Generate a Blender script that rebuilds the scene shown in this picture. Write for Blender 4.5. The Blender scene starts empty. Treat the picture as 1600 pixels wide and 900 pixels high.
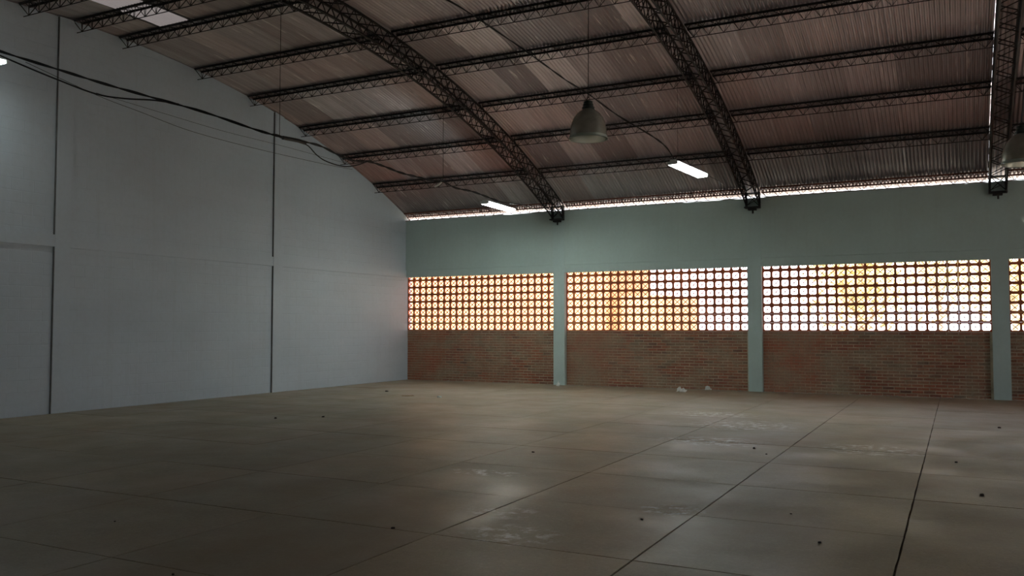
import bpy, bmesh, math, random
from mathutils import Vector, Matrix
random.seed(7)
SC = bpy.context.scene
C = SC.collection
V = Vector

# ------------------------------------------------------------------ camera
cd = bpy.data.cameras.new('camera')
cd.sensor_width = 36.0
cd.lens = 36.0 * 1348.71 / 1600.0
cd.clip_start = 0.05
cd.clip_end = 400
cam = bpy.data.objects.new('camera', cd)
C.objects.link(cam)
Fw = V((-0.45881315, 0.88741755, 0.04450375))
Rt = V((0.888300089, 0.459263473, 0.000119111))
Up = Rt.cross(Fw).normalized()
cam.matrix_world = Matrix(((Rt.x, Up.x, -Fw.x, 13.984), (Rt.y, Up.y, -Fw.y, -20.488), (Rt.z, Up.z, -Fw.z, 1.513), (0, 0, 0, 1)))
SC.camera = cam

# ------------------------------------------------------------------ world, sun, exposure
world = bpy.data.worlds.new('overcast_sky')
SC.world = world
world.use_nodes = True
bgn = world.node_tree.nodes['Background']
bgn.inputs[0].default_value = (0.93, 0.95, 1.0, 1)
bgn.inputs[1].default_value = 3.8
sd = bpy.data.lights.new('sun', 'SUN')
sd.energy = 26.0
sd.angle = math.radians(2.0)
sd.color = (1.0, 0.93, 0.80)
sun = bpy.data.objects.new('sun', sd)
C.objects.link(sun)
sun.rotation_euler = (math.radians(32), 0, math.radians(-50))     # high sun, coming from behind the camera's side of the hall

SC.view_settings.view_transform = 'Standard'
SC.view_settings.look = 'None'
SC.view_settings.gamma = 1.0
SC.view_settings.use_curve_mapping = False
SC.view_settings.exposure = 0.2
SC.cycles.max_bounces = 10
SC.cycles.diffuse_bounces = 6
SC.cycles.glossy_bounces = 4
SC.cycles.transmission_bounces = 6
SC.cycles.sample_clamp_indirect = 8.0
SC.cycles.use_denoising = True

# ------------------------------------------------------------------ materials
def newmat(name):
    m = bpy.data.materials.new(name)
    m.use_nodes = True
    nt = m.node_tree
    b = nt.nodes['Principled BSDF']
    return m, nt, b

class NT:
    def __init__(s, nt): s.nt = nt
    def n(s, t, **kw):
        x = s.nt.nodes.new(t)
        for k, v in kw.items():
            if k in x.inputs: x.inputs[k].default_value = v
            else: setattr(x, k, v)
        return x
    def l(s, a, b): s.nt.links.new(a, b)
    def pos(s, scale=(1, 1, 1), loc=(0, 0, 0)):
        g = s.n('ShaderNodeNewGeometry')
        m = s.n('ShaderNodeMapping')
        m.inputs['Scale'].default_value = scale
        m.inputs['Location'].default_value = loc
        s.l(g.outputs['Position'], m.inputs['Vector'])
        return m.outputs['Vector']
    def noise(s, vec, scale, detail=4, rough=0.55):
        x = s.n('ShaderNodeTexNoise')
        x.inputs['Scale'].default_value = scale
        x.inputs['Detail'].default_value = detail
        x.inputs['Roughness'].default_value = rough
        s.l(vec, x.inputs['Vector'])
        return x.outputs['Fac']
    def ramp(s, fac, stops):
        x = s.n('ShaderNodeValToRGB')
        e = x.color_ramp.elements
        while len(e) < len(stops): e.new(0.5)
        for i, (p, c) in enumerate(stops):
            e[i].position = p
            e[i].color = (c[0], c[1], c[2], 1) if isinstance(c, tuple) else (c, c, c, 1)
        s.l(fac, x.inputs['Fac'])
        return x.outputs['Color']
    def mix(s, fac, a, b, mode='MIX'):
        x = s.n('ShaderNodeMix', data_type='RGBA', blend_type=mode)
        for sock, v in ((x.inputs[0], fac), (x.inputs[6], a), (x.inputs[7], b)):
            if hasattr(v, 'links') or hasattr(v, 'is_linked'): s.l(v, sock)
            elif isinstance(v, tuple): sock.default_value = (v[0], v[1], v[2], 1)
            else: sock.default_value = v
        return x.outputs[2]
    def math(s, op, a, b=None):
        x = s.n('ShaderNodeMath', operation=op)
        for i, v in enumerate((a, b)):
            if v is None: continue
            if hasattr(v, 'is_linked'): s.l(v, x.inputs[i])
            else: x.inputs[i].default_value = v
        return x.outputs[0]
    def bump(s, h, strength, dist, bsdf):
        x = s.n('ShaderNodeBump')
        x.inputs['Strength'].default_value = strength
        x.inputs['Distance'].default_value = dist
        s.l(h, x.inputs['Height'])
        s.l(x.outputs['Normal'], bsdf.inputs['Normal'])

def simple(name, col, rough=0.7, metal=0.0, var=0.25, scale=6.0):
    m, nt, b = newmat(name)
    N = NT(nt)
    f = N.noise(N.pos(), scale)
    c = N.mix(N.ramp(f, [(0.3, 0.0), (0.7, 1.0)]), tuple(k * (1 - var) for k in col), tuple(min(1, k * (1 + var)) for k in col))
    N.l(c, b.inputs['Base Color'])
    b.inputs['Roughness'].default_value = rough
    b.inputs['Metallic'].default_value = metal
    return m

def paint_mat(name, col, blockwork=False):
    m, nt, b = newmat(name)
    N = NT(nt)
    p = N.pos()
    big = N.noise(N.pos(scale=(1, .5, 1.1)), 0.7, 5)
    small = N.noise(p, 14, 4)
    c = N.mix(N.ramp(big, [(0.3, 0.0), (0.75, 1.0)]), tuple(k * 0.90 for k in col), tuple(k * 1.05 for k in col))
    c = N.mix(N.ramp(small, [(0.35, 0.12), (0.6, 0.0)]), c, (col[0] * .72, col[1] * .70, col[2] * .66))
    streak = N.noise(N.pos(scale=(9, 9, .35)), 1.0, 3)
    c = N.mix(N.ramp(streak, [(0.55, 0.0), (0.85, 0.25)]), c, (col[0] * .75, col[1] * .72, col[2] * .68))
    N.l(c, b.inputs['Base Color'])
    b.inputs['Roughness'].default_value = 0.62
    h = N.noise(p, 30, 3)
    if blockwork:
        g = N.n('ShaderNodeNewGeometry')
        sp = N.n('ShaderNodeSeparateXYZ')
        N.l(g.outputs['Position'], sp.inputs[0])
        cb = N.n('ShaderNodeCombineXYZ')
        N.l(sp.outputs['Y'], cb.inputs['X'])
        N.l(sp.outputs['Z'], cb.inputs['Y'])
        bt = N.n('ShaderNodeTexBrick')
        bt.inputs['Scale'].default_value = 1.0
        bt.inputs['Brick Width'].default_value = 0.40
        bt.inputs['Row Height'].default_value = 0.20
        bt.inputs['Mortar Size'].default_value = 0.008
        bt.inputs['Mortar Smooth'].default_value = 0.6
        N.l(cb.outputs[0], bt.inputs['Vector'])
        fill = N.ramp(N.noise(p, 1.3, 3), [(0.35, 0.25), (0.65, 1.0)])
        j = N.math('MULTIPLY', bt.outputs['Fac'], fill)
        h = N.math('SUBTRACT', N.math('MULTIPLY', h, 0.3), N.math('MULTIPLY', j, 1.0))
        N.bump(h, 0.55, 0.006, b)
    else:
        N.bump(h, 0.3, 0.004, b)
    return m

M_left = paint_mat('painted_blockwork', (0.57, 0.635, 0.71), True)
M_leftframe = paint_mat('painted_concrete_left', (0.575, 0.64, 0.715))
M_edgeshade = simple('column_edge_shade', (0.16, 0.155, 0.155), 0.95, 0, .2, 5)  # dark tone for the painted shade line along the gable columns
M_back = paint_mat('painted_render_back', (0.53, 0.63, 0.61))
M_col = paint_mat('painted_column', (0.53, 0.635, 0.625))

def slab_mat():
    m, nt, b = newmat('dusty_concrete')
    N = NT(nt)
    p = N.pos()
    oi = N.n('ShaderNodeObjectInfo')
    a = N.noise(p, 0.35, 5)
    f = N.noise(p, 2.2, 8, 0.65)
    g = N.noise(N.pos(scale=(1, 1, 1), loc=(5, 3, 0)), 26, 5, 0.7)
    c = N.mix(N.ramp(a, [(0.3, 0.0), (0.7, 1.0)]), (0.345, 0.292, 0.195), (0.44, 0.360, 0.235))
    c = N.mix(N.ramp(f, [(0.35, 0.0), (0.7, 0.55)]), c, (0.26, 0.215, 0.155))
    c = N.mix(N.ramp(g, [(0.48, 0.0), (0.72, 0.55)]), c, (0.50, 0.42, 0.31))
    c = N.mix(N.ramp(N.noise(N.pos(loc=(2, 7, 0)), 60, 3, .7), [(0.55, 0.0), (0.72, 0.6)]), c, (0.17, 0.135, 0.10))
    c = N.mix(N.ramp(N.noise(N.pos(loc=(4, 2, 0)), 0.55, 6, .6), [(0.46, 0.0), (0.66, 0.55)]), c, (0.36, 0.235, 0.145))
    c = N.mix(N.math('MULTIPLY', oi.outputs['Random'], 0.30), c, (0.22, 0.195, 0.15))
    # reddish soil dust in the left foreground, paler dust at the far end
    sp = N.n('ShaderNodeSeparateXYZ')
    N.l(p, sp.inputs[0])
    # white lime stains, each at its own place on the floor
    tot = None
    for (x, y, rx, ry) in ((11.06, -14.84, .42, .35), (10.67, -14.2, .35, .28), (11.0, -7.0, .9, .8), (11.1, -9.1, .8, .5), (10.2, -5.6, .8, .6),
                           (11.85, -13.5, .3, .25), (9.6, -12.6, .5, .2), (13.0, -9.0, .7, .6)):
        dx = N.math('DIVIDE', N.math('SUBTRACT', sp.outputs['X'], x), rx)
        dy = N.math('DIVIDE', N.math('SUBTRACT', sp.outputs['Y'], y), ry)
        d = N.math('SUBTRACT', 1.0, N.math('ADD', N.math('MULTIPLY', dx, dx), N.math('MULTIPLY', dy, dy)))
        d = N.math('MAXIMUM', d, 0.0)
        tot = d if tot is None else N.math('ADD', tot, d)
    st = N.math('MULTIPLY', N.math('MINIMUM', tot, 1.0), N.ramp(N.noise(p, 7.0, 7, 0.7), [(0.50, 0.0), (0.62, 1.0)]))
    c = N.mix(N.math('MULTIPLY', st, 1.0), c, (0.80, 0.80, 0.78))
    N.l(c, b.inputs['Base Color'])
    r = N.ramp(N.noise(N.pos(loc=(9, 1, 0)), 1.1, 6, 0.6), [(0.3, 0.36), (0.7, 0.62)])
    N.l(r, b.inputs['Roughness'])
    b.inputs['Specular IOR Level'].default_value = 0.5
    h = N.math('ADD', N.noise(p, 3.0, 5), N.math('MULTIPLY', g, 0.35))
    N.bump(h, 0.25, 0.010, b)
    return m
M_slab = slab_mat()
M_joint = simple('soil_filled_joint', (0.075, 0.05, 0.034), 0.95, 0, .4, 9)

def brick_mat():
    m, nt, b = newmat('old_solid_brick')
    N = NT(nt)
    oi = N.n('ShaderNodeObjectInfo')
    g = N.n('ShaderNodeNewGeometry')
    w = N.n('ShaderNodeTexWhiteNoise', noise_dimensions='3D')
    mp = N.n('ShaderNodeVectorMath', operation='SNAP')
    mp.inputs[1].default_value = (0.232, 1.0, 0.07)
    N.l(g.outputs['Position'], mp.inputs[0])
    N.l(mp.outputs[0], w.inputs[0])
    p = N.pos()
    c = N.ramp(oi.outputs['Random'], [(0.0, (0.26, 0.075, 0.045)), (0.35, (0.40, 0.125, 0.070)), (0.6, (0.48, 0.16, 0.085)), (0.85, (0.34, 0.14, 0.085)), (1.0, (0.14, 0.06, 0.045))])
    sm = N.noise(N.pos(scale=(1, 1, 1.6)), 1.6, 6, 0.6)
    c = N.mix(N.ramp(sm, [(0.38, 0.0), (0.68, 0.85)]), c, (0.46, 0.36, 0.25))
    fi = N.noise(p, 30, 4)
    c = N.mix(N.ramp(fi, [(0.4, 0.35), (0.65, 0.0)]), c, (0.10, 0.05, 0.035))
    N.l(c, b.inputs['Base Color'])
    b.inputs['Roughness'].default_value = 0.9
    N.bump(fi, 0.5, 0.006, b)
    return m
M_brick = brick_mat()
M_mortar = simple('grey_brown_mortar', (0.52, 0.43, 0.32), 0.95, 0, .3, 5)
M_terra = simple('terracotta_block', (0.52, 0.125, 0.045), 0.85, 0, .18, 3)

def sheet_mat():
    m, nt, b = newmat('weathered_zinc_sheet')
    N = NT(nt)
    oi = N.n('ShaderNodeObjectInfo')
    c = N.ramp(oi.outputs['Random'], [(0.0, (0.25, 0.23, 0.25)), (0.3, (0.37, 0.325, 0.335)), (0.55, (0.50, 0.48, 0.51)), (0.8, (0.43, 0.35, 0.35)), (1.0, (0.62, 0.58, 0.60))])
    s1 = N.noise(N.pos(scale=(14, .5, .5)), 1.0, 5, 0.6)
    c = N.mix(N.ramp(s1, [(0.30, 0.40), (0.6, 0.0)]), c, (0.15, 0.12, 0.12))
    s2 = N.noise(N.pos(scale=(30, 1.4, 1.4), loc=(3, 8, 1)), 1.0, 3, 0.5)
    c = N.mix(N.ramp(s2, [(0.62, 0.0), (0.75, 0.7)]), c, (0.80, 0.76, 0.75))
    # corrugation shade painted into the sheet colour along the flutes
    sp = N.n('ShaderNodeSeparateXYZ')
    N.l(N.pos(), sp.inputs[0])
    ph = N.math('MULTIPLY', N.math('ADD', sp.outputs['X'], 0.6), 2 * math.pi / (0.8 / 11))
    fl = N.ramp(N.math('ADD', N.math('MULTIPLY', N.math('SINE', ph), 0.5), 0.5), [(0.62, 0.0), (0.95, 1.0)])
    pat = N.ramp(N.noise(N.pos(scale=(2.0, .6, .6)), 1.0, 3), [(0.3, 0.25), (0.65, 0.8)])
    c = N.mix(N.math('MULTIPLY', fl, pat), c, (0.07, 0.055, 0.055))
    N.l(c, b.inputs['Base Color'])
    b.inputs['Metallic'].default_value = 0.6
    b.inputs['Roughness'].default_value = 0.36
    return m
M_sheet = sheet_mat()
M_steel = simple('dark_primer_steel', (0.013, 0.009, 0.009), 0.6, 0.1, .3, 4)
M_eavelit = simple('eave_lit_steel', (0.16, 0.055, 0.035), 0.6, 0.2, .3, 4)  # reddish outside light on the eave purlins, painted into their steel colour

m, nt, b = newmat('translucent_skylight')
nt.nodes.remove(b)
N = NT(nt)
tr = N.n('ShaderNodeBsdfTranslucent'); tr.inputs[0].default_value = (0.03, 0.028, 0.03, 1)
df = N.n('ShaderNodeBsdfDiffuse'); df.inputs[0].default_value = (0.4, 0.38, 0.38, 1)
mx = N.n('ShaderNodeMixShader'); mx.inputs[0].default_value = 0.4
N.l(tr.outputs[0], mx.inputs[1]); N.l(df.outputs[0], mx.inputs[2])
N.l(mx.outputs[0], nt.nodes['Material Output'].inputs[0])
M_sky = m

def emit(name, col, s):
    m, nt, b = newmat(name)
    b.inputs['Emission Color'].default_value = (*col, 1)
    b.inputs['Emission Strength'].default_value = s
    b.inputs['Base Color'].default_value = (.8, .8, .8, 1)
    return m
M_tube = emit('lit_fluorescent_tube', (0.86, 1.0, 0.93), 58.0)
M_enamel = simple('white_enamel', (0.7, 0.72, 0.7), 0.4, 0, .05)
M_black = simple('black_rubber_cable', (0.012, 0.011, 0.012), 0.5, 0, .2)
M_greycable = simple('grey_cable', (0.10, 0.09, 0.09), 0.45, 0, .2)
M_housing = simple('dark_green_cast_housing', (0.03, 0.04, 0.035), 0.5, .3, .2)
m, nt, b = newmat('ribbed_reflector')
N = NT(nt)
tc = N.n('ShaderNodeTexCoord')
sp = N.n('ShaderNodeSeparateXYZ'); N.l(tc.outputs['Object'], sp.inputs[0])
dd = N.noise(N.pos(), 9, 4)
N.l(N.mix(N.ramp(dd, [(0.3, 0.0), (0.7, 1.0)]), (0.50, 0.47, 0.40), (0.66, 0.64, 0.56)), b.inputs['Base Color'])
b.inputs['Metallic'].default_value = 0.6
b.inputs['Roughness'].default_value = 0.25
M_refl = m
M_alu = simple('bright_aluminium', (0.86, 0.88, 0.84), 0.22, 0.7, .04)
m, nt, b = newmat('clear_acrylic_rim')
b.inputs['Base Color'].default_value = (0.75, 0.85, 0.8, 1)
b.inputs['Roughness'].default_value = 0.15
b.inputs['Transmission Weight'].default_value = 0.5
b.inputs['IOR'].default_value = 1.45
M_rim = m
m, nt, b = newmat('lamp_bulb_glass')
b.inputs['Base Color'].default_value = (0.8, 0.85, 0.82, 1)
b.inputs['Roughness'].default_value = 0.1
b.inputs['Transmission Weight'].default_value = 0.6
M_bulb = m
M_soil = simple('red_soil_ground', (0.46, 0.42, 0.37), 0.95, 0, .2, .8)
M_leaf = simple('sunlit_foliage', (0.66, 0.60, 0.30), 0.6, 0, .25, 2)
M_ochre = simple('ochre_plaster', (0.60, 0.39, 0.19), 0.9, 0, .12, .6)
M_bark = simple('bark', (0.40, 0.32, 0.24), 0.9, 0, .3, 8)
M_rubble = simple('rubble', (0.20, 0.15, 0.11), 0.9, 0, .3, 20)
M_white = simple('white_scrap', (0.85, 0.86, 0.84), 0.8, 0, .15, 12)
M_dark = simple('dark_grit', (0.05, 0.035, 0.03), 0.9, 0, .3, 20)
M_wood = simple('pale_offcut', (0.42, 0.32, 0.22), 0.8, 0, .2, 12)
M_dust = simple('lime_dust', (0.34, 0.32, 0.27), 0.95, 0, .35, 9)

# ------------------------------------------------------------------ mesh helpers
class MB:
    def __init__(s): s.v = []; s.f = []
    def box(s, a, b):
        x0, y0, z0 = a; x1, y1, z1 = b
        n = len(s.v)
        s.v += [(x0, y0, z0), (x1, y0, z0), (x1, y1, z0), (x0, y1, z0), (x0, y0, z1), (x1, y0, z1), (x1, y1, z1), (x0, y1, z1)]
        s.f += [tuple(n + i for i in q) for q in ((0, 3, 2, 1), (4, 5, 6, 7), (0, 1, 5, 4), (1, 2, 6, 5), (2, 3, 7, 6), (3, 0, 4, 7))]
    def tube(s, pts, r, k=5, cap=True):
        pts = [V(p) for p in pts]
        n0 = len(s.v)
        up = V((0, 0, 1))
        for i, p in enumerate(pts):
            if i == 0: d = pts[1] - p
            elif i == len(pts) - 1: d = p - pts[i - 1]
            else: d = (pts[i + 1] - p).normalized() + (p - pts[i - 1]).normalized()
            d.normalize()
            ref = up if abs(d.z) < 0.95 else V((1, 0, 0))
            a = d.cross(ref).normalized(); b = a.cross(d)
            for j in range(k):
                t = 2 * math.pi * j / k + .4
                s.v.append(tuple(p + (a * math.cos(t) + b * math.sin(t)) * r))
        for i in range(len(pts) - 1):
            for j in range(k):
                a = n0 + i * k + j; b = n0 + i * k + (j + 1) % k
                s.f.append((a, b, b + k, a + k))
        if cap:
            s.f.append(tuple(n0 + j for j in range(k))[::-1])
            s.f.append(tuple(n0 + (len(pts) - 1) * k + j for j in range(k)))
    def lathe(s, prof, c=(0, 0, 0), k=32):
        n0 = len(s.v)
        for r, z in prof:
            for j in range(k):
                t = 2 * math.pi * j / k
                s.v.append((c[0] + r * math.cos(t), c[1] + r * math.sin(t), c[2] + z))
        for i in range(len(prof) - 1):
            for j in range(k):
                a = n0 + i * k + j; b = n0 + i * k + (j + 1) % k
                s.f.append((a, b, b + k, a + k))
    def prism(s, poly, axis, a, b):
        """poly in the two other axes (x-y-z order), extruded along axis from a to b"""
        n = len(s.v); k = len(poly)
        for w in (a, b):
            for (p, q) in poly:
                s.v.append((w, p, q) if axis == 0 else (p, w, q) if axis == 1 else (p, q, w))
        s.f.append(tuple(range(n, n + k))); s.f.append(tuple(range(n + 2 * k - 1, n + k - 1, -1)))
        for i in range(k):
            j = (i + 1) % k
            s.f.append((n + i, n + k + i, n + k + j, n + j))
    def mesh(s, name, mat, smooth=False):
        me = bpy.data.meshes.new(name)
        me.from_pydata(s.v, [], s.f)
        bm = bmesh.new(); bm.from_mesh(me)
        bmesh.ops.recalc_face_normals(bm, faces=bm.faces)
        bm.to_mesh(me); bm.free()
        me.materials.append(mat)
        if smooth:
            for p in me.polygons: p.use_smooth = True
        return me

def link(name, data, parent=None, loc=None, **props):
    o = bpy.data.objects.new(name, data)
    C.objects.link(o)
    if parent is not None: o.parent = parent
    if loc is not None: o.location = loc
    for k, v in props.items(): o[k] = v
    return o

def build(mb, name, mat, parent=None, smooth=False, **props):
    return link(name, mb.mesh(name, mat, smooth), parent, **props)

# ------------------------------------------------------------------ hall geometry
RAD, YC, ZT = 24.1, -10.3, 7.0
def roof(y): return ZT - RAD + math.sqrt(RAD * RAD - (y - YC) ** 2)
def slope(y): return -(y - YC) / math.sqrt(RAD * RAD - (y - YC) ** 2)
XE = 26.0                      # far end of the hall
YF = -20.75                    # inner face of the wall behind the camera
HW = 0.16
COLX = [4.764, 9.764, 14.764, 19.764, 24.764]
SILL, LTOP, WTOP = 1.40, 2.91, 4.535
BAYS = [(-0.034, COLX[0] - HW), (COLX[0] + HW, COLX[1] - HW), (COLX[1] + HW, COLX[2] - HW), (COLX[2] + HW, COLX[3] - HW), (COLX[3] + HW, COLX[4] - HW)]

# floor
mb = MB(); mb.box((-0.2, YF - 0.1, -0.25), (XE + .2, 0.3, -0.010))
floor = build(mb, 'floor', M_joint, kind='structure', label='dusty brown concrete warehouse floor cast in square slabs')
gx = [-0.02] + [-0.17 + 1.5305 * i for i in range(1, 18)] + [XE]
gy = [-0.0 + 0.11] + [-0.10 - 1.5 * i for i in range(1, 14)] + [YF]
ns = 0
stuff_slabs = MB()
for i in range(len(gx) - 1):
    for j in range(len(gy) - 1):
        a, b_ = gx[i], gx[i + 1]; c, d = gy[j + 1], gy[j]
        y_near = c < -7.5
        wide = abs(a - 10.54) < .1 or abs(a - 12.07) < .1 or abs(a - 13.6) < .1
        wider = abs(b_ - 10.54) < .1 or abs(b_ - 12.07) < .1 or abs(b_ - 13.6) < .1
        g1 = random.uniform(.0045, .007) if wide and y_near else random.uniform(.0015, .0045)
        g2 = random.uniform(.0045, .007) if wider and y_near else random.uniform(.0015, .0045)
        g3 = random.uniform(.002, .006); g4 = random.uniform(.002, .006)
        zt = random.uniform(-.0015, .001)
        m2 = MB()
        # slab with slightly ragged edges
        x0, x1, y0, y1 = a + g1, b_ - g2, c + g3, d - g4
        n = 7
        ring = []
        for e in range(n): ring.append((x0 + (x1 - x0) * e / n, y0 + random.uniform(-.0015, .004)))
        for e in range(n): ring.append((x1 + random.uniform(-.004, .0015), y0 + (y1 - y0) * e / n))
        for e in range(n): ring.append((x1 - (x1 - x0) * e / n, y1 + random.uniform(-.004, .0015)))
        for e in range(n): ring.append((x0 + random.uniform(-.0015, .004), y1 - (y1 - y0) * e / n))
        far = x0 > 18 or y1 < -17.6
        tgt = stuff_slabs if far else m2
        tgt.prism(ring, 2, -0.010, zt)
        if not far:
            build(m2, 'slab', M_slab, floor); ns += 1
build(stuff_slabs, 'outer_slabs', M_slab, floor, kind='stuff')

# left gable wall
mb = MB()
poly = [(YF, -0.2), (0.3, -0.2), (0.3, roof(0.3) - .01)]
for i in range(1, 41):
    y = 0.3 + (YF - 0.3) * i / 40
    poly.append((y, roof(y) - .005))
mb.prism(poly, 0, -0.18, -0.035)
wl = build(mb, 'wall_left', M_left, kind='structure', label='tall painted blockwork gable wall under the arched roof, pale blue grey')
for yy in (-5.39, -10.81, -16.2):
    mb = MB()
    mb.prism([(yy, 0), (yy + .3, 0), (yy + .3, roof(yy + .3) - .01), (yy, roof(yy) - .01)], 0, -0.036, 0.0)
    build(mb, 'column', M_leftframe, wl)
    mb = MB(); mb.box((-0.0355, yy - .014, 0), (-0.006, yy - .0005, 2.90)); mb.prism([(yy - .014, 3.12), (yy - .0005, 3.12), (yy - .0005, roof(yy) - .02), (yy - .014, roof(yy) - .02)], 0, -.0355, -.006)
    build(mb, 'edge_shade_strip', M_edgeshade, wl)  # thin dark strip standing in for the shaded side of the column
mb = MB()
segs = [(-0.002, -5.09), (-5.39, -10.51), (-10.81, -15.9), (-16.2, YF)]
for a, b_ in segs: mb.box((-0.036, b_, 2.905), (-0.003, a, 3.115))
build(mb, 'beam', M_leftframe, wl)

# back wall above the screens, with columns
wb_m = MB()
n = 130
top = []
for i in range(n + 1):
    x = -.034 + (XE + .034) * i / n
    top.append((x, WTOP + random.choice((0, 0, 0, .006, -.006, .012)) + .012 * math.sin(x * 1.1 + 1)))
wb_m.prism([(-0.034, LTOP + .20), (XE, LTOP + .20)] + top[::-1], 1, 0.003, 0.115)
wb = build(wb_m, 'wall_back', M_back, kind='structure', label='pale green grey upper wall over the perforated screens')
for i, (a, b_) in enumerate(BAYS):
    mb = MB(); mb.box((a + .0005, 0.0, LTOP), (b_ - .0005, 0.116, LTOP + .195))
    build(mb, 'beam', M_back, wb)
for x in COLX:
    mb = MB(); mb.box((x - HW, -0.003, -0.05), (x + HW, 0.26, WTOP - .01))
    build(mb, 'column', M_col, wb)
mb = MB(); mb.box((24.92, 0.003, 0), (XE, 0.115, LTOP)); build(mb, 'end_panel', M_back, wb)

# brick infill panels
def brick_mesh(L, variant):
    m2 = MB()
    x0, x1, y0, y1, z0, z1 = 0, L, 0, 0.10, 0, 0.051
    e = .004
    r = random.Random(variant)
    fr = [(x0 + e, z0 + e), (x1 - e, z0 + e), (x1 - e, z1 - e), (x0 + e, z1 - e)]
    n = 0
    m2.v += [(p + r.uniform(-.002, .002), y0 + r.uniform(-.001, .002), q) for p, q in fr]
    m2.v += [(x0, e, z0), (x1, e, z0), (x1, e, z1), (x0, e, z1)]
    m2.v += [(x0, y1, z0), (x1, y1, z0), (x1, y1, z1), (x0, y1, z1)]
    m2.f += [(0, 1, 2, 3), (0, 4, 5, 1), (1, 5, 6, 2), (2, 6, 7, 3), (3, 7, 4, 0), (4, 8, 9, 5), (5, 9, 10, 6), (6, 10, 11, 7), (7, 11, 8, 4)]
    return m2.mesh('brick', M_brick)
FULL = [brick_mesh(0.218, k) for k in range(5)]
HALF = [brick_mesh(0.102, 10 + k) for k in range(3)]
panel_names = ['between the white gable wall and the first column', 'between the first and second columns', 'between the second and third columns', 'right of the third column, at the right edge of the photo', 'beyond the fourth column']
panel_names = ['low brick wall in the corner bay, touching the gable wall', 'low brick wall of the second bay from the corner, paper scraps at its foot',
               'low dark brick wall of the third bay from the corner', 'low brick wall mostly cut off by the right edge, past the third column', 'low brick wall of the bay beyond the frame']
for bi, (a, b_) in enumerate(BAYS[:4]):
    root = link('brick_panel', None, None, (0, 0, 0), label=panel_names[bi], category='wall', group='brick infill walls under the screens')
    mb = MB(); mb.box((a, 0.134, 0), (b_, 0.23, SILL - .002))
    build(mb, 'mortar_bed', M_mortar, root)
    cand = []
    for row in range(20):
        z = 0.003 + row * 0.07
        x = a + .004
        if row % 2:
            cand.append((x, z, 1)); x += 0.102 + .014
        while x + 0.218 < b_ - .003:
            cand.append((x, z, 0)); x += 0.232
        if x + 0.102 < b_: cand.append((x, z, 1))
    cand.sort(key=lambda q: abs(q[0] - 14.0) if bi != 3 else q[0])
    lim = 298 if bi != 3 else 70
    rest = MB()
    for k, (x, z, h) in enumerate(cand):
        y = 0.118 + random.uniform(0, .008)
        if k < lim:
            link('brick', random.choice(HALF if h else FULL), root, (x, y, z + random.uniform(-.002, .002)))
        else:
            rest.box((x, y, z), (x + (.102 if h else .218), y + .1, z + .056))
    build(rest, 'farther_bricks', M_brick, root, kind='stuff')
    # protruding mortar bed on top
    mb = MB(); mb.box((a, 0.122, SILL - .0025), (b_, 0.226, SILL)); build(mb, 'sill_mortar', M_mortar, root)

# perforated terracotta screens
P = 0.2035
def screen_block():
    m2 = MB()
    w = P - .0012; t = .029; u = .022; d = .048
    m2.box((0, 0, 0), (w, d, t)); m2.box((0, 0, w - t), (w, d, w))
    m2.box((0, 0, t), (u, d, w - t)); m2.box((w - u, 0, t), (w, d, w - t))
    c = w / 2
    # diagonal cross
    for s in (1, -1):
        hx = .0065
        a = V((u * .8, 0, t * .8)) if s == 1 else V((w - u * .8, 0, t * .8))
        b2 = V((w - u * .8, 0, w - t * .8)) if s == 1 else V((u * .8, 0, w - t * .8))
        dn = (b2 - a).normalized(); pn = V((-dn.z, 0, dn.x)) * hx
        q = [a + pn, a - pn, b2 - pn, b2 + pn]
        m2.prism([(p.x, p.z) for p in q], 1, .008 if s == 1 else .0085, d - .008)
    # rounded corners of the opening
    g = .020
    for sx in (0, 1):
        for sz in (0, 1):
            X = lambda q: (u + q) if sx == 0 else (w - u - q)
            Z = lambda q: (t + q) if sz == 0 else (w - t - q)
            m2.prism([(X(0), Z(0)), (X(g), Z(0)), (X(g * .45), Z(g * .45)), (X(0), Z(g))], 1, .004, d - .004)
    m2.prism([(c + (.012) * math.cos(t_ * math.pi / 4), c + .012 * math.sin(t_ * math.pi / 4)) for t_ in range(8)], 1, .004, d - .004)
    return m2.mesh('screen_block', M_terra)
SB = screen_block()
sn = ['perforated terracotta block screen in the corner bay, touching the gable wall', 'perforated terracotta block screen of the second bay, glaring white at its right end',
      'widest perforated terracotta block screen, in the third bay from the corner', 'perforated terracotta block screen mostly cut off by the right edge of the frame']
for bi, (a, b_) in enumerate(BAYS[:4]):
    root = link('block_screen', None, None, (a, 0.125, SILL), label=sn[bi], category='screen', group='perforated block screens over the brick walls')
    w = b_ - a; nc = 23; step = w / nc
    rest = MB()
    for c in range(nc):
        for r in range(8):
            if bi == 3 and c > 6:
                x0 = c * step; z0 = r * P + .001
                t = .024
                for bx in (((x0, 0, z0), (x0 + P - .005, .075, z0 + t)), ((x0, 0, z0 + t), (x0 + t, .075, z0 + P - .005)),
                           ((x0 + .09, 0, z0 + t), (x0 + .105, .075, z0 + P - .005))): rest.box(*bx)
            else:
                link('block', SB, root, (c * step + .0006, random.uniform(-.003, .003), r * P + .0006)).scale.x = (step - .0012) / (P - .0012)
    if rest.v: build(rest, 'farther_blocks', M_terra, root, kind='stuff')
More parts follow.
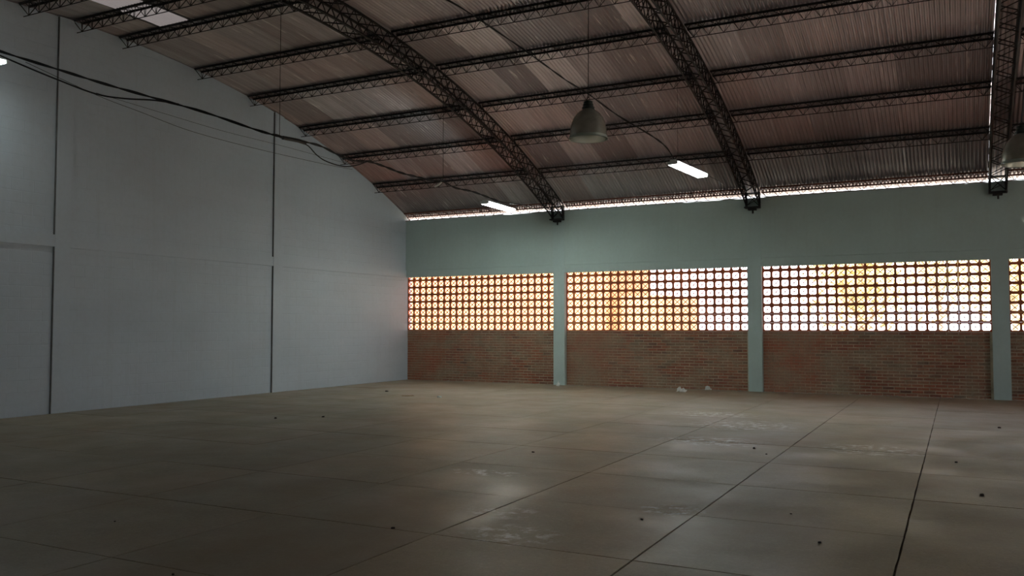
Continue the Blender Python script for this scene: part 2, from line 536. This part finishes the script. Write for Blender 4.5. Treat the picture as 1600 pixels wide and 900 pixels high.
# last, unseen bay and the wall behind the camera: same walling
def screen_run(mb, xa, xb, y0, y1, z0, z1):
    k = max(1, round((xb - xa) / P)); s = (xb - xa) / k
    for i in range(k + 1): mb.box((xa + i * s - .011, y0, z0), (xa + i * s + .011, y1, z1))
    r = max(1, round((z1 - z0) / P)); s2 = (z1 - z0) / r
    for i in range(r + 1): mb.box((xa, y0 + .001, z0 + i * s2 - .01), (xb, y1 - .001, z0 + i * s2 + .01))
mb = MB(); screen_run(mb, BAYS[4][0] + .012, BAYS[4][1] - .012, .13, .2, SILL + .011, LTOP)
build(mb, 'end_screen', M_terra, wb, kind='stuff')
mb = MB(); mb.box((BAYS[4][0], .12, 0), (BAYS[4][1], .23, SILL)); build(mb, 'end_brickwork', M_brick, wb)

mb = MB()
mb.box((-0.1, YF - .15, 0), (XE, YF, 4.72))
for x in COLX: mb.box((x - HW, YF - .2, 0), (x + HW, YF + .01, 4.6))
wf = build(mb, 'wall_front', M_back, kind='structure')
# unseen far end wall; its gateway is added to let daylight in
mb = MB()
poly = [(0.1, 0), (0.1, roof(0.1))] + [(y, roof(y)) for y in [0.1 - i * .52 for i in range(1, 40)]] + [(YF, roof(YF)), (YF, 0), (-13.2, 0), (-13.2, 3.6), (-9.0, 3.6), (-9.0, 0)]
mb.prism(poly, 0, XE, XE + .15)
build(mb, 'wall_right', M_left, kind='structure')

# ------------------------------------------------------------------ roof covering: corrugated sheets
ROWS = [0.24, -1.5, -2.97, -4.47, -6.17, -7.68, -9.50, -10.46, -11.46, -12.9]
WP = 0.8 / 11
def sheet_mesh(ya, yb, width_w=12.34, lift=0.0):
    m2 = MB(); per = 6; dash = width_w < 11; nn = math.ceil(width_w * per)
    nr = 24 if dash else 3
    for j in range(nr + 1):
        y = ya + (yb - .09 - ya) * j / nr
        z = roof(y) + .027 + lift - (.007 * j / nr)
        for i in range(nn + 1):
            x = min(i / per, width_w + (.09 if dash and (j // 2) % 3 == 0 else 0)) * WP
            m2.v.append((x, y, z + .017 * math.cos(2 * math.pi * x / WP)))
    for j in range(nr):
        for i in range(nn):
            a = j * (nn + 1) + i
            m2.f.append((a, a + 1, a + nn + 2, a + nn + 1))
    return m2
# ceiling's own mesh: the half of the vault over and behind the camera
mb = MB()
nx = int((XE + .8) / (WP / 4)); ys = [-12.85 - i * .8 for i in range(11)]
for y in ys:
    for i in range(nx + 1): mb.v.append((-.6 + i * WP / 4, y, roof(y) + .027 + .017 * math.cos(math.pi * i / 2)))
for j in range(len(ys) - 1):
    for i in range(nx):
        a = j * (nx + 1) + i; mb.f.append((a, a + 1, a + nx + 2, a + nx + 1))
ceil = build(mb, 'ceiling', M_sheet, smooth=True, kind='structure', label='dark arched roof of corrugated metal sheets')
GAPCOL = 19      # the column boundary at x = 14.6 where daylight shows as a dotted seam
for r in range(9):
    me = sheet_mesh(ROWS[r], ROWS[r + 1]).mesh('sheet', M_sheet, True)
    me_s = sheet_mesh(ROWS[r], ROWS[r + 1], 10.95).mesh('sheet', M_sheet, True)
    for c in range(26):
        x = -.6 + .8 * c
        o = link('sheet', me_s if c == GAPCOL - 1 else me, ceil, (x, 0, (.004 if (c + r) % 2 else 0) + random.uniform(0, .002)))
        if c == 2 and r >= 6:
            o.data = me.copy(); o.data.materials[0] = M_sky; o.name = 'skylight_sheet'; o['label'] = 'pale translucent skylight sheet'
rest = MB()
for r in range(9):
    q = sheet_mesh(ROWS[r], ROWS[r + 1], 76)
    n0 = len(rest.v); rest.v += [(x + 20.2, y, z + .003) for x, y, z in q.v]; rest.f += [tuple(n0 + k for k in f) for f in q.f]
build(rest, 'outer_sheets', M_sheet, ceil, smooth=True, kind='stuff')

# ------------------------------------------------------------------ arch trusses
def arch_truss(xc, label):
    t = link('arch_truss', None, None, (xc, -.1, 4.29), label=label, category='truss', group='arched lattice trusses over the columns')
    off = V((xc, -.1, 4.29))
    def B(m2, name, mat=M_steel):
        m2.v = [(x - off.x, y - off.y, z - off.z) for x, y, z in m2.v]
        return build(m2, name, mat, t)
    ye = YF + .25
    N_ = 84
    ysx = [-0.06 + (ye + .06) * i / N_ for i in range(N_ + 1)]
    D = .34; w = .15
    tp = lambda y, s: V((xc + s * w, y, roof(y) - .035))
    bt = lambda y, s: V((xc + s * w, y - slope(y) * D * 0, roof(y) - .035 - D))
    for s in (-1, 1):
        for fn in (tp, bt):
            m2 = MB(); m2.tube([fn(y, s) for y in ysx], .022, 4); B(m2, 'chord')
    for s in (-1, 1):
        m2 = MB(); m2.tube([(tp if i % 2 else bt)(y, s) for i, y in enumerate(ysx)], .0115, 4); B(m2, 'side_lacing')
        m2 = MB(); m2.tube([(bt if i % 2 else tp)(y, s) for i, y in enumerate(ysx)], .0115, 4); B(m2, 'side_lacing')
    for fn, nm in ((tp, 'top_lacing'), (bt, 'bottom_lacing')):
        m2 = MB(); m2.tube([fn(y, 1 if i % 2 else -1) for i, y in enumerate(ysx)], .0115, 4); B(m2, nm)
    # end post and bearing plate standing out from the wall
    m2 = MB()
    for s in (-1, 1):
        m2.box((xc + s * .15 - .02, -.10, 4.30), (xc + s * .15 + .02, -.015, roof(0) - .03))
        m2.tube([(xc + s * .15, -.09, 4.32), (xc - s * .15, -.09, roof(0) - .05)], .009, 4)
    m2.box((xc - .17, -.16, 4.60), (xc + .17, -.015, 4.63))
    B(m2, 'end_post')
    m2 = MB(); m2.box((xc - .17, -.22, 4.27), (xc + .17, -.013, 4.30))
    m2.box((xc - .10, -.15, 4.225), (xc + .08, -.013, 4.27)); m2.tube([(xc, -.08, 4.15), (xc, -.08, 4.23)], .02, 6)
    B(m2, 'bearing_plate')
    return t
arch_truss(COLX[0], 'dark arched lattice truss nearest the white gable wall, landing on the first column')
arch_truss(COLX[1], 'dark arched lattice truss over the second column, right of the bell lamp in mid picture')
arch_truss(COLX[2], 'dark arched lattice truss running straight up near the right edge of the photo')
t4 = arch_truss(COLX[3], 'dark arched lattice truss beyond the right edge of the photo')

# ------------------------------------------------------------------ purlins
PY = [-0.02, -1.5, -2.97, -4.47, -6.17, -7.68, -9.50, -10.46, -11.46]
ords = ['at the eave', 'first up from the eave', 'second up from the eave', 'third up from the eave', 'fourth up from the eave', 'fifth up from the eave', 'sixth up from the eave', 'seventh up from the eave', 'eighth up from the eave']
bayn = ['between the gable wall and the first truss', 'between the first and second trusses', 'between the middle trusses', 'right of the third truss']
xs = [(-0.03, COLX[0] - .17), (COLX[0] + .17, COLX[1] - .17), (COLX[1] + .17, COLX[2] - .17), (COLX[2] + .17, COLX[3] - .17)]
def purlin(y, x0, x1, label, eave):
    zt = roof(y) + .006; hy = .085
    D = .205 if not eave else .17
    dz = slope(y) * hy
    o = V((x0, y, zt))
    root = link('roof_purlin', None, None, o, label=label, category='purlin', group='lattice purlins carrying the roof sheets')
    L = x1 - x0
    A = V((0, hy, dz)); Bp = V((0, -hy, -dz)); Cc = V((0, 0, -D))
    mat = M_eavelit if eave else M_steel
    for q, r_ in ((A, .011), (Bp, .011), (Cc, .010)):
        m2 = MB()
        if q is Cc: m2.tube([q, q + V((L, 0, 0))], r_, 4)
        else:
            m2.box((0, q.y - .027, q.z - .004), (L, q.y + .027, q.z)); m2.box((0, q.y - .003, q.z - .032), (L, q.y + .003, q.z - .004))
        build(m2, 'chord', mat, root)
    k = max(4, round(L / .135)); k += k % 2
    s = L / k
    for q in (A, Bp):
        m2 = MB(); m2.tube([(q if i % 2 == 0 else Cc) + V((i * s, 0, 0)) for i in range(k + 1)], .0085, 4)
        build(m2, 'side_lacing', mat, root)
    m2 = MB(); m2.tube([(A if i % 2 == 0 else Bp) + V((i * s, 0, 0)) for i in range(k + 1)], .0085, 4)
    build(m2, 'top_lacing', mat, root)
for bi, (x0, x1) in enumerate(xs):
    for r, y in enumerate(PY):
        if bi == 3 and r > 5: continue
        if bi == 2 and r > 6: continue
        purlin(y, x0, x1, 'lattice steel purlin ' + ords[r] + ', ' + bayn[bi], r == 0)

# ------------------------------------------------------------------ lamps
M_dim = emit('dim_fluorescent_tube', (0.86, 1.0, 0.96), 13.0)
def tube_fixture(A, B_, label, hang, mt=None):
    A = V(A); B_ = V(B_)
    mid = (A + B_) / 2
    root = link('tube_light', None, None, mid, label=label, category='lamp', group='lit twin tube lights')
    d = (B_ - A).normalized(); L = (B_ - A).length
    side = d.cross(V((0, 0, 1))).normalized(); up = side.cross(d)
    def box(m2, l0, l1, s0, s1, u0, u1):
        n = len(m2.v)
        m2.box((0, 0, 0), (1, 1, 1))
        for i in range(n, n + 8):
            a, b2, c = m2.v[i]
            m2.v[i] = tuple(d * (l0 + (l1 - l0) * a) + side * (s0 + (s1 - s0) * b2) + up * (u0 + (u1 - u0) * c))
    m2 = MB()
    box(m2, -L / 2, L / 2, -.05, .05, .02, .06)
    box(m2, -L / 2, L / 2, -.115, -.05, .02, .028); box(m2, -L / 2, L / 2, .05, .115, .02, .028)
    build(m2, 'housing', M_enamel, root)
    m2 = MB(); box(m2, -L / 2 + .03, L / 2 - .03, -.10, .10, -.028, .018)
    build(m2, 'diffuser', mt or M_tube, root)
    for e in (-1, 1):
        m2 = MB(); x = e * (L / 2 - .014)
        box(m2, x - .014, x + .014, -.104, .104, -.032, .0195)
        build(m2, 'end_cap', M_enamel, root)
    if hang:
        for h in hang:
            h = V(h); m2 = MB()
            top_ = V((h.x, h.y, roof(h.y) - .0)) - mid
            m2.tube([top_, V((h.x, h.y, h.z)) - mid, d * (-L / 2 + .05) + up * .06], .005, 5); build(m2, 'hanging_wire', M_black, root)
tube_fixture((4.56, -3.62, 4.30), (4.50, -2.14, 4.30), 'lit tube light just above the left end of the bright eave gap', [])
tube_fixture((9.40, -5.26, 4.50), (9.65, -4.07, 4.42), 'lit tube light on a long wire right of the central bell lamp', [(9.46, -5.1, 4.66)])
tube_fixture((0.93, -13.9, 5.50), (0.90, -12.36, 5.60), 'lit tube light cut off by the left edge of the photo', [], M_dim)

def bell_lamp(x, y, z, label, ytop, xtop):
    root = link('bell_lamp', None, None, (x, y, z), label=label, category='lamp', group='unlit industrial bell lamps')
    m2 = MB()
    prof = [(.2365, .0), (.234, .05), (.228, .12), (.214, .19), (.188, .26), (.150, .315), (.108, .352), (.074, .375)]
    inner = [(r - .004, zz + .001) for r, zz in prof][::-1]
    m2.lathe(prof, k=48)
    build(m2, 'reflector', M_refl, root, smooth=True)
    m2 = MB(); m2.lathe(inner, k=48); build(m2, 'inner_reflector', M_alu, root, smooth=True)
    m2 = MB(); m2.lathe([(.236, .035), (.246, .012), (.250, 0), (.246, -.006), (.240, 0), (.236, .012)], k=48)
    build(m2, 'rim', M_rim, root, smooth=True)
    m2 = MB(); m2.lathe([(.0, .352), (.076, .352), (.080, .40), (.066, .41), (.066, .44), (.058, .445), (.056, .475), (.03, .485), (0, .487)], k=24)
    build(m2, 'housing', M_housing, root, smooth=False)
    m2 = MB(); m2.lathe([(0, .06), (.03, .068), (.048, .10), (.052, .15), (.04, .21), (.024, .27), (.022, .352)], k=20)
    build(m2, 'bulb', M_bulb, root, smooth=True)
    m2 = MB(); m2.tube([(.022 * math.cos(a), 0, .505 + .022 * math.sin(a)) for a in [i * math.pi / 5 for i in range(10)] + [0]], .004, 5)
    build(m2, 'hook', M_steel, root)
    m2 = MB(); m2.tube([(0, 0, .52), (xtop - x, ytop - y, roof(ytop) - .03 - z)], .0055, 5)
    build(m2, 'hanging_wire', M_black, root)
    return root
bell_lamp(9.90, -10.50, 3.865, 'unlit bell lamp with dull metal reflector hanging in the middle of the picture', -10.46, 9.90)
b2 = bell_lamp(14.735, -8.04, 3.545, 'unlit bell lamp half cut off by the right edge of the photo', -7.70, 14.98)

# ------------------------------------------------------------------ cables and wires
def smooth_pts(pts, n=6):
    out = []
    pts = [V(p) for p in pts]
    for i in range(len(pts) - 1):
        p0 = pts[max(0, i - 1)]; p1 = pts[i]; p2 = pts[i + 1]; p3 = pts[min(len(pts) - 1, i + 2)]
        for k in range(n):
            t = k / n
            out.append(.5 * ((2 * p1) + (p2 - p0) * t + (2 * p0 - 5 * p1 + 4 * p2 - p3) * t * t + (3 * p1 - p0 - 3 * p2 + p3) * t ** 3))
    out.append(pts[-1])
    return out
def cable(name, pts, r, label, mat=M_black, cat='cable', twist=0):
    m2 = MB(); sp_ = smooth_pts(pts)
    if twist:
        for q in range(2):
            m2.tube([p + V((0, math.cos(i * .8 + q * math.pi), math.sin(i * .8 + q * math.pi))) * r * .8 for i, p in enumerate(sp_)], r * .75, 6)
    else: m2.tube(sp_, r, 6)
    return build(m2, name, mat, smooth=True, label=label, category=cat)
main = [(0.02, -12.3, 6.10), (0.7, -12.3, 5.83), (1.3, -11.74, 5.61), (1.83, -11.27, 5.42), (2.39, -10.8, 5.24), (2.98, -10.27, 5.05), (3.61, -9.74, 4.8), (3.9, -9.5, 4.71), (3.86, -9.01, 4.74)]
main2 = [(3.86, -9.01, 4.74), (3.84, -8.39, 4.76), (3.85, -7.86, 4.68), (3.87, -7.47, 4.65), (3.91, -7.06, 4.7), (3.97, -6.62, 4.67), (4.05, -6.18, 4.61), (4.14, -5.74, 4.59), (4.22, -5.39, 4.57), (4.33, -5.0, 4.58), (4.4, -4.59, 4.5), (4.5, -4.08, 4.49), (4.58, -3.57, 4.44), (4.6, -3.0, 4.40)]
end = [(4.6, -3.0, 4.4), (4.66, -2.65, 4.4), (4.75, -1.96, 4.43), (4.76, -1.51, 4.4), (4.77, -0.92, 4.49), (4.86, -0.4, 4.57)]
lower = [(0.02, -12.3, 6.05), (0.83, -12.18, 5.69), (1.31, -11.74, 5.44), (1.73, -11.36, 5.25), (2.06, -11.08, 5.2), (2.39, -10.8, 5.2), (2.68, -10.54, 5.16)]
branch = [(3.87, -9.18, 4.73), (3.86, -8.97, 4.72), (3.84, -8.71, 4.7), (3.84, -8.48, 4.58), (3.84, -8.21, 4.51), (3.86, -7.77, 4.49), (3.88, -7.42, 4.56), (3.91, -7.06, 4.7)]
loose1 = [(0.3, -11.62, 5.9), (0.3, -10.3, 5.67), (0.3, -9.34, 5.57), (0.3, -8.1, 5.45), (0.3, -6.31, 5.43), (0.3, -4.16, 5.47), (0.3, -2.9, 5.52)]
loose2 = [(0.35, -10.33, 5.69), (0.35, -8.94, 5.65), (0.35, -7.3, 5.61), (0.35, -5.56, 5.63), (0.35, -3.24, 5.62)]
second = [(6.37, -9.4, 6.85), (7.09, -9.3, 6.54), (7.56, -8.07, 6.19), (7.85, -7.46, 5.94), (8.09, -7.0, 5.73), (8.24, -6.5, 5.63), (8.65, -6.06, 5.28), (9.09, -5.6, 4.98), (9.32, -5.4, 4.78), (9.42, -5.2, 4.57)]
send = [(9.64, -4.1, 4.47), (9.42, -2.2, 4.66), (9.19, -0.2, 4.8)]
cable('power_cable', main + main2[1:], .016, 'thick black twisted cable sagging from the upper left corner to the eave tube light', twist=1)
cable('power_cable', end, .011, 'short black cable from the eave tube light to the first truss foot')
cable('power_cable', lower, .013, 'black cable sagging below the thick one at the upper left')
cable('power_cable', branch, .011, 'black cable loop sagging under the thick cable beside the gable wall top')
cable('loose_wire', loose1, .0045, 'thin dark wire drooping along the gable wall, the longer of two')
cable('loose_wire', loose2, .0035, 'thin dark wire along the gable wall, the shorter and upper of two')
cable('power_cable', second, .012, 'dark cable running down from the roof past the bell lamp to the hanging tube light', twist=1)
cable('power_cable', send, .008, 'thin cable from the hanging tube light down to the eave')
# tape wrap where cables are bound together
m2 = MB(); m2.tube([(3.9, -9.42, 4.70), (3.865, -9.0, 4.735), (3.85, -8.8, 4.735)], .034, 8)
build(m2, 'tape_wrap', M_black, label='black tape binding where the cables join under the hooked wire', category='tape')
# hooked wire and wire with socket
m2 = MB(); m2.tube([(3.9, -9.5, roof(-9.5) - .02), (3.9, -9.5, 4.70), (3.915, -9.5, 4.675), (3.94, -9.5, 4.675), (3.95, -9.5, 4.70)], .0055, 5)
build(m2, 'hanging_wire', M_steel, label='thin straight wire with hooked end hanging in front of the gable wall', category='wire')
m2 = MB(); m2.tube([(4.33, -5.0, roof(-5.0) - .02), (4.33, -5.0, 4.57)], .005, 5)
build(m2, 'hanging_wire', M_steel, label='thin straight wire hanging from the first truss down to the white socket', category='wire')
root = link('lamp_socket', None, None, (4.26, -5.06, 4.52), label='small white lamp socket dangling from the cable under the straight wire', category='socket')
m2 = MB(); m2.tube([(-.10, 0, -.045), (-.03, 0, -.015), (.02, 0, .012), (.07, 0, .045)], .019, 8); build(m2, 'socket_body', M_enamel, root, smooth=True)
m2 = MB(); m2.tube([(.07, 0, .045), (.09, .03, .06)], .006, 5); build(m2, 'lead', M_black, root)

# ------------------------------------------------------------------ litter on the floor
def chip(name, x, y, sx, sy, sz, rot, mat, label, cat):
    r = random.Random(int(x * 1000) + int(-y * 77))
    m2 = MB(); k = 7; ring = []
    for i in range(k):
        a = 2 * math.pi * i / k + r.uniform(-.3, .3)
        ring.append((sx / 2 * math.cos(a) * r.uniform(.75, 1.1), sy / 2 * math.sin(a) * r.uniform(.75, 1.1)))
    m2.prism(ring, 2, 0, sz)
    n = len(m2.v)
    for i in range(n // 2, n):
        a, b_, c = m2.v[i]; m2.v[i] = (a * .8, b_ * .8, c * r.uniform(.6, 1.0))
    o = build(m2, name, mat, label=label, category=cat)
    o.location = (x, y, .0005); o.rotation_euler = (0, 0, rot)
    return o
chip('wood_offcut', 3.32, -4.80, .30, .10, .03, .5, M_wood, 'flat pale offcut lying on the floor before the corner brick wall', 'offcut')
chip('rubble_chip', 4.12, -4.77, .12, .10, .04, .2, M_white, 'small pale chip on the floor just right of the flat offcut', 'rubble')
chip('rubble_chip', 2.16, -3.95, .09, .06, .03, .9, M_dark, 'dark chip on the floor left of the flat offcut, nearest the gable wall', 'rubble')
def paper(x, y, sc, label, seed):
    r = random.Random(seed); m2 = MB(); n = 6
    for i in range(n + 1):
        for j in range(n + 1):
            m2.v.append(((i / n - .5) * sc * r.uniform(.9, 1.1), (j / n - .5) * sc * .6, .006 + abs(r.gauss(0, .022)) + (.10 if j > 4 else 0) * r.random()))
    for i in range(n):
        for j in range(n):
            a = i * (n + 1) + j; m2.f.append((a, a + 1, a + n + 2, a + n + 1))
    o = build(m2, 'paper_scrap', M_white, label=label, category='paper'); o.location = (x, y, 0)
paper(8.68, -0.10, .15, 'crumpled white paper standing at the foot of the second brick wall', 1)
paper(8.29, -0.99, .22, 'flat white paper scrap on the floor left of the crumpled one', 2)
paper(4.98, -0.55, .08, 'tiny white scrap at the foot of the first column', 3)
spots = [(3.98, -9.6, .07, 'dark pebble on the left floor near the gable wall, the left one of two'), (4.54, -9.08, .09, 'dark pebble on the left floor, the right one of two'), (9.41, -11.09, .05, 'dark grit lump on the middle floor'),
         (10.19, -15.09, .045, 'dark lump at the end of a joint in the near left middle floor'), (8.14, -15.89, .025, 'lone dark speck in the near left floor'), (11.75, -13.95, .035, 'small stone beside the long joint in the near right floor'),
         (13.93, -9.63, .055, 'dark stone on the right floor, left of the far right ones'), (14.14, -11.64, .07, 'dark stone near the right edge, closer than the others'), (13.09, -14.07, .04, 'dark double speck on the near right slab'),
         (11.7, -9.54, .06, 'dark stone at the middle of the long right joint'), (11.93, -9.96, .04, 'smaller stone just under the one on the long joint'), (14.49, -5.66, .08, 'dark stone far right under the third column'),
         (9.70, -16.7, .03, 'dark grit lump near the bottom left middle edge'), (12.75, -13.2, .03, 'tiny stone left of the double speck')]
for x, y, s, lb in spots: chip('floor_stone', x, y, s * .75, s * .6, s * .3, x, M_dark, lb, 'stone')
# loose lime dust and mortar crumbs along the foot of the back wall
m2 = MB(); r = random.Random(5)
for i in range(420):
    x = r.uniform(5.0, 19) if r.random() < .8 else r.uniform(0.1, 4.5)
    if any(abs(x - c) < .2 for c in COLX): continue
    y = .10 - abs(r.gauss(0, .05)); s = r.uniform(.006, .028)
    n0 = len(m2.v); ring = [(x + s * math.cos(k * 1.256 + i) * r.uniform(.7, 1.2), y - .03 + s * math.sin(k * 1.256 + i)) for k in range(5)]
    m2.prism(ring, 2, 0.0, s * r.uniform(.3, .7))
build(m2, 'mortar_crumbs', M_dust, kind='stuff', label='pale mortar crumbs and dust along the foot of the brick walls')

# ------------------------------------------------------------------ outside
mb = MB(); mb.box((-60, -80, -.5), (90, 80, -.12))
build(mb, 'ground', M_soil, kind='structure', label='sunlit red soil outside the hall')
def tree(x, y, h, rc, label, seed):
    r = random.Random(seed)
    root = link('leafy_tree', None, None, (x, y, -.12), label=label, category='tree', group='trees outside behind the screens')
    m2 = MB(); m2.tube([(0, 0, 0), (.05, .03, h * .3), (-.04, .06, h * .55)], .08, 7)
    for k in range(5):
        a = k * 1.256; m2.tube([(0, .03, h * (.3 + .05 * k)), (rc * .55 * math.cos(a), rc * .55 * math.sin(a), h * (.55 + .06 * k))], .045, 5)
    build(m2, 'trunk', M_bark, root)
    m2 = MB()
    for k in range(1500):
        u = r.gauss(0, .42); v = r.gauss(0, .42); w = r.gauss(0, .36)
        p = V((u * rc, v * rc, h * .66 + w * h * .42))
        if p.z < .4: p.z = .4 + r.random()
        s = r.uniform(.06, .15)
        d1 = V((r.uniform(-1, 1), r.uniform(-1, 1), r.uniform(-.6, .6))).normalized(); d2 = d1.cross(V((r.uniform(-1, 1), r.uniform(-1, 1), r.uniform(-1, 1)))).normalized()
        n0 = len(m2.v); m2.v += [tuple(p - d1 * s), tuple(p + d2 * s * .5), tuple(p + d1 * s), tuple(p - d2 * s * .5)]; m2.f.append((n0, n0 + 1, n0 + 2, n0 + 3))
    build(m2, 'foliage', M_leaf, root, kind='stuff')
# neighbouring plastered building with a low gable, lit by the sun
root = link('neighbour_building', None, None, (-3, 9.0, -.12), label='sunlit ochre plastered building outside behind the two left screens', category='building')
m2 = MB(); m2.box((-14, 0, 0), (5.6, 5, 5.3)); build(m2, 'tall_block', M_ochre, root)
m2 = MB(); m2.box((5.62, 0.4, 0), (7.6, 5, 2.75)); build(m2, 'low_block', M_ochre, root)
m2 = MB(); m2.box((-14.1, -.06, 5.305), (5.7, 5.06, 5.42)); build(m2, 'coping', M_ochre, root)
tree(11.4, 6.5, 4.6, 1.5, 'leafy tree outside behind the left middle of the third screen', 4)
tree(13.3, 18.0, 6.5, 2.2, 'leafy tree farther off behind the middle of the third screen', 7)
tree(15.6, 12.5, 5.4, 1.9, 'leafy tree outside behind the right end of the third screen', 5)
